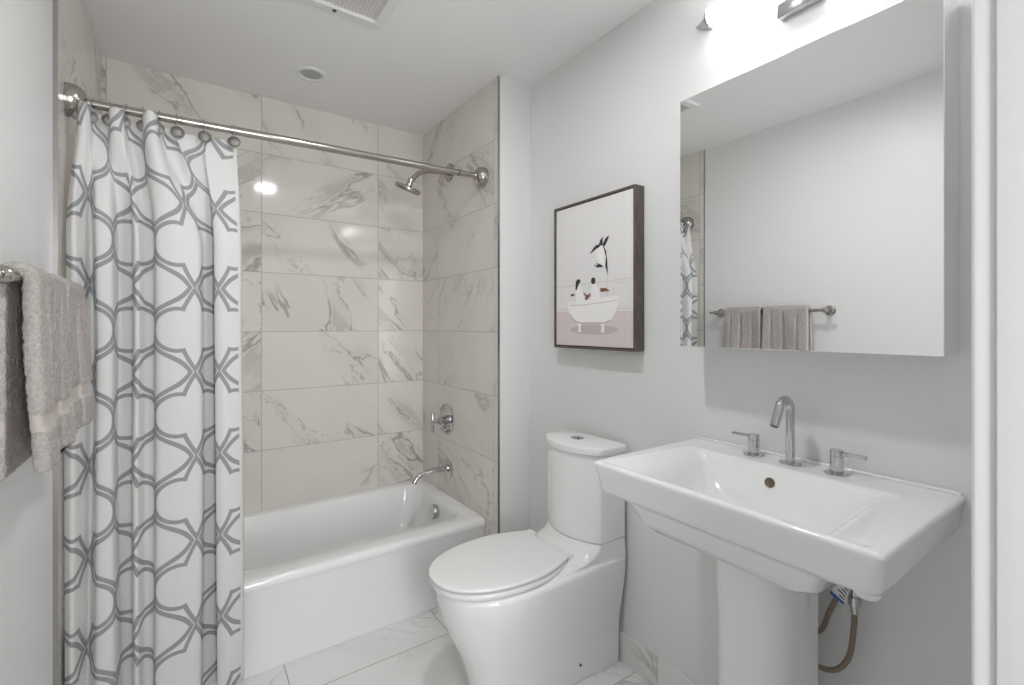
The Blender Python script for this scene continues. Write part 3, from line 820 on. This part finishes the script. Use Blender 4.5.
def towel(y0, y1, front, back, label, seed):
    """terry towel folded lengthwise and draped over the bar; the room side hangs `front`, the wall side `back`"""
    t = thing('towel', label, 'towel', (BXB, (y0 + y1) / 2, BZ), 'folded grey towels on the bar')
    th = 0.020
    path = []    # centre line (x, z, outward normal)
    def add(x, z, nx, nz): path.append((x, z, nx, nz))
    nd = 60
    rc = 0.0095 + th / 2
    for k in range(nd, 0, -1):
        add(BXB - rc - 0.002, BZ - back * k / nd, -1, 0)
    for k in range(0, 19):
        a = PI - PI * k / 18
        add(BXB + rc * math.cos(a), BZ + rc * math.sin(a), math.cos(a), math.sin(a))
    for k in range(1, nd + 1):
        add(BXB + rc + 0.012 * (k / nd) ** 1.3, BZ - front * k / nd, 1, 0)
    ny = 78
    out, inn = [], []
    bmo = bmesh.new()
    n = len(path)
    sec = []
    for i, (x, z, nx, nz) in enumerate(path):
        isf = i > nd + 9
        drop = max(0.0, BZ - z)
        lim = front if isf else back
        band = 0.0045 if lim - 0.105 < drop < lim - 0.075 else 0.0
        endp = min(1.0, (lim - drop) / 0.008 + 0.25) if drop > 0 else 1.0
        ring = []
        # closed loop in the (thickness, y) plane: rounded slab
        flare = 1 + 0.05 * drop / max(lim, .01)
        ym = (y0 + y1) / 2; hy = (y1 - y0) / 2 * flare
        loopn = []
        for k in range(ny + 1): loopn.append((1, -1 + 2 * k / ny))
        for k in range(ny, -1, -1): loopn.append((-1, -1 + 2 * k / ny))
        for side, tt in loopn:
            edge = max(0.0, 1 - ((1 - abs(tt)) / 0.07)) if abs(tt) > 0.93 else 0.0
            half = (th / 2 - band * (1 if side > 0 else 0)) * math.sqrt(max(0.04, 1 - edge ** 2)) * endp
            yy = ym + hy * tt
            wave = 0.0
            if isf: wave = (0.007 * math.sin((yy * 26) + seed) + 0.006 * noise.noise(Vector((yy * 11, z * 5, seed)))) * min(1, drop / 0.12)
            if isf and tt * -1 > 0.80: half *= 1.15
            crease = (0.009 * math.exp(-((tt - 0.05) / 0.06) ** 2) + 0.006 * math.exp(-((tt + 0.55) / 0.05) ** 2) + 0.005 * math.exp(-((tt - 0.6) / 0.05) ** 2)) * min(1, drop / 0.04) if isf and side > 0 else 0.0
            j = noise.noise(Vector((x * 260 + side * 31, yy * 260, z * 260 + seed))) * 0.0032 + noise.noise(Vector((side * 7, yy * 70, z * 70 + seed))) * 0.0012
            if band: j *= 0.15
            off = side * half + (side * j if abs(side) else 0) + wave - crease
            if not isf: off = max(off, -0.0155) if nx < -0.9 else off
            zz = z + nz * off
            
            ring.append((x + nx * off, yy, zz))
        sec.append(ring)
    loft(bmo, sec)
    # flat woven band near the hem gets its own material
    o = link('cloth', bmo, [M['towel'], M['band']], t, True, 180)
    rl = len(sec[0])
    for pi, p in enumerate(o.data.polygons):
        i = pi // rl
        if i < n - 1:
            x, z, nx, nz = path[i]; isf = i > nd + 9; lim = front if isf else back
            dr = BZ - z
            if lim - 0.105 < dr < lim - 0.075: p.material_index = 1
    return t
towel(1.165, 1.405, 0.345, 0.352, 'folded grey terry towel hanging nearest the camera on the wall bar', 1.3)
towel(1.418, 1.640, 0.330, 0.345, 'folded grey terry towel on the bar nearer the shower curtain', 4.1)

# ------------------------------------------------------------------ ceiling fittings
dl = thing('recessed_light', 'small round unlit recessed light in the ceiling over the bathtub', 'ceiling light', (0.47, 2.307, ZC))
bm = bmesh.new(); lathe(bm, (0.47, 2.307, ZC - 0.0005), (0, 0, -1), [(0, 0.068), (0.003, 0.067), (0.007, 0.060), (0.007, 0.052), (0.003, 0.046), (0.001, 0.044)], 40)
link('trim_ring', bm, M['plastic'], dl)
bm = bmesh.new(); lathe(bm, (0.47, 2.307, ZC - 0.002), (0, 0, -1), [(0, 0.0), (0.0, 0.044), (0.002, 0.040), (0.004, 0.030), (0.003, 0.0)], 36)
link('reflector', bm, M['offlens'], dl)
cl = thing('ceiling_light', 'lit round ceiling downlight in front of the tub, seen as bright spots in the tiles', 'ceiling light', (0.54, 0.95, ZC))
bm = bmesh.new(); lathe(bm, (0.54, 0.95, ZC - 0.0005), (0, 0, -1), [(0, 0.085), (0.004, 0.084), (0.010, 0.076), (0.010, 0.066), (0.004, 0.064)], 40)
link('trim_ring', bm, M['plastic'], cl)
bm = bmesh.new(); lathe(bm, (0.54, 0.95, ZC - 0.003), (0, 0, -1), [(0, 0.0), (0.0, 0.063), (0.004, 0.062), (0.006, 0.0)], 36)
link('lens', bm, M['lens'], cl)
vt = thing('exhaust_vent', 'square white exhaust fan grille in the ceiling in front of the tub', 'vent', (0.455, 1.625, ZC))
bm = bmesh.new()
a0, a1, b0, b1 = 0.290, 0.620, 1.462, 1.792
def fring(i, z): return rpoly(rect(a0 + i, a1 - i, b0 + i, b1 - i), 0.004, z, 3)
loft(bm, [fring(0, ZC - 0.0005), fring(0.0, ZC - 0.006), fring(0.006, ZC - 0.014), fring(0.036, ZC - 0.017), fring(0.038, ZC - 0.006), fring(0.038, ZC - 0.0005)], False, False)
link('frame', bm, M['plastic'], vt)
link('backing', box(a0 + 0.036, a1 - 0.036, b0 + 0.036, b1 - 0.036, ZC - 0.003, ZC - 0.0008), M['ventdark'], vt, False)
bm = bmesh.new()
for k in range(20):
    xx = a0 + 0.044 + k * (a1 - a0 - 0.088) / 19
    bx(bm, xx - 0.0028, xx + 0.0028, b0 + 0.037, b1 - 0.037, ZC - 0.0065, ZC - 0.0032)
link('grille', bm, M['ventdark'], vt, False)
bm = bmesh.new(); lathe(bm, (0.440, 1.770, ZC - 0.0145), (0, 0, -1), [(-0.002, 0.008), (0.003, 0.0075), (0.004, 0)], 16)
link('sensor', bm, M['darkmetal'], vt)['label'] = 'small dark round sensor on the frame'
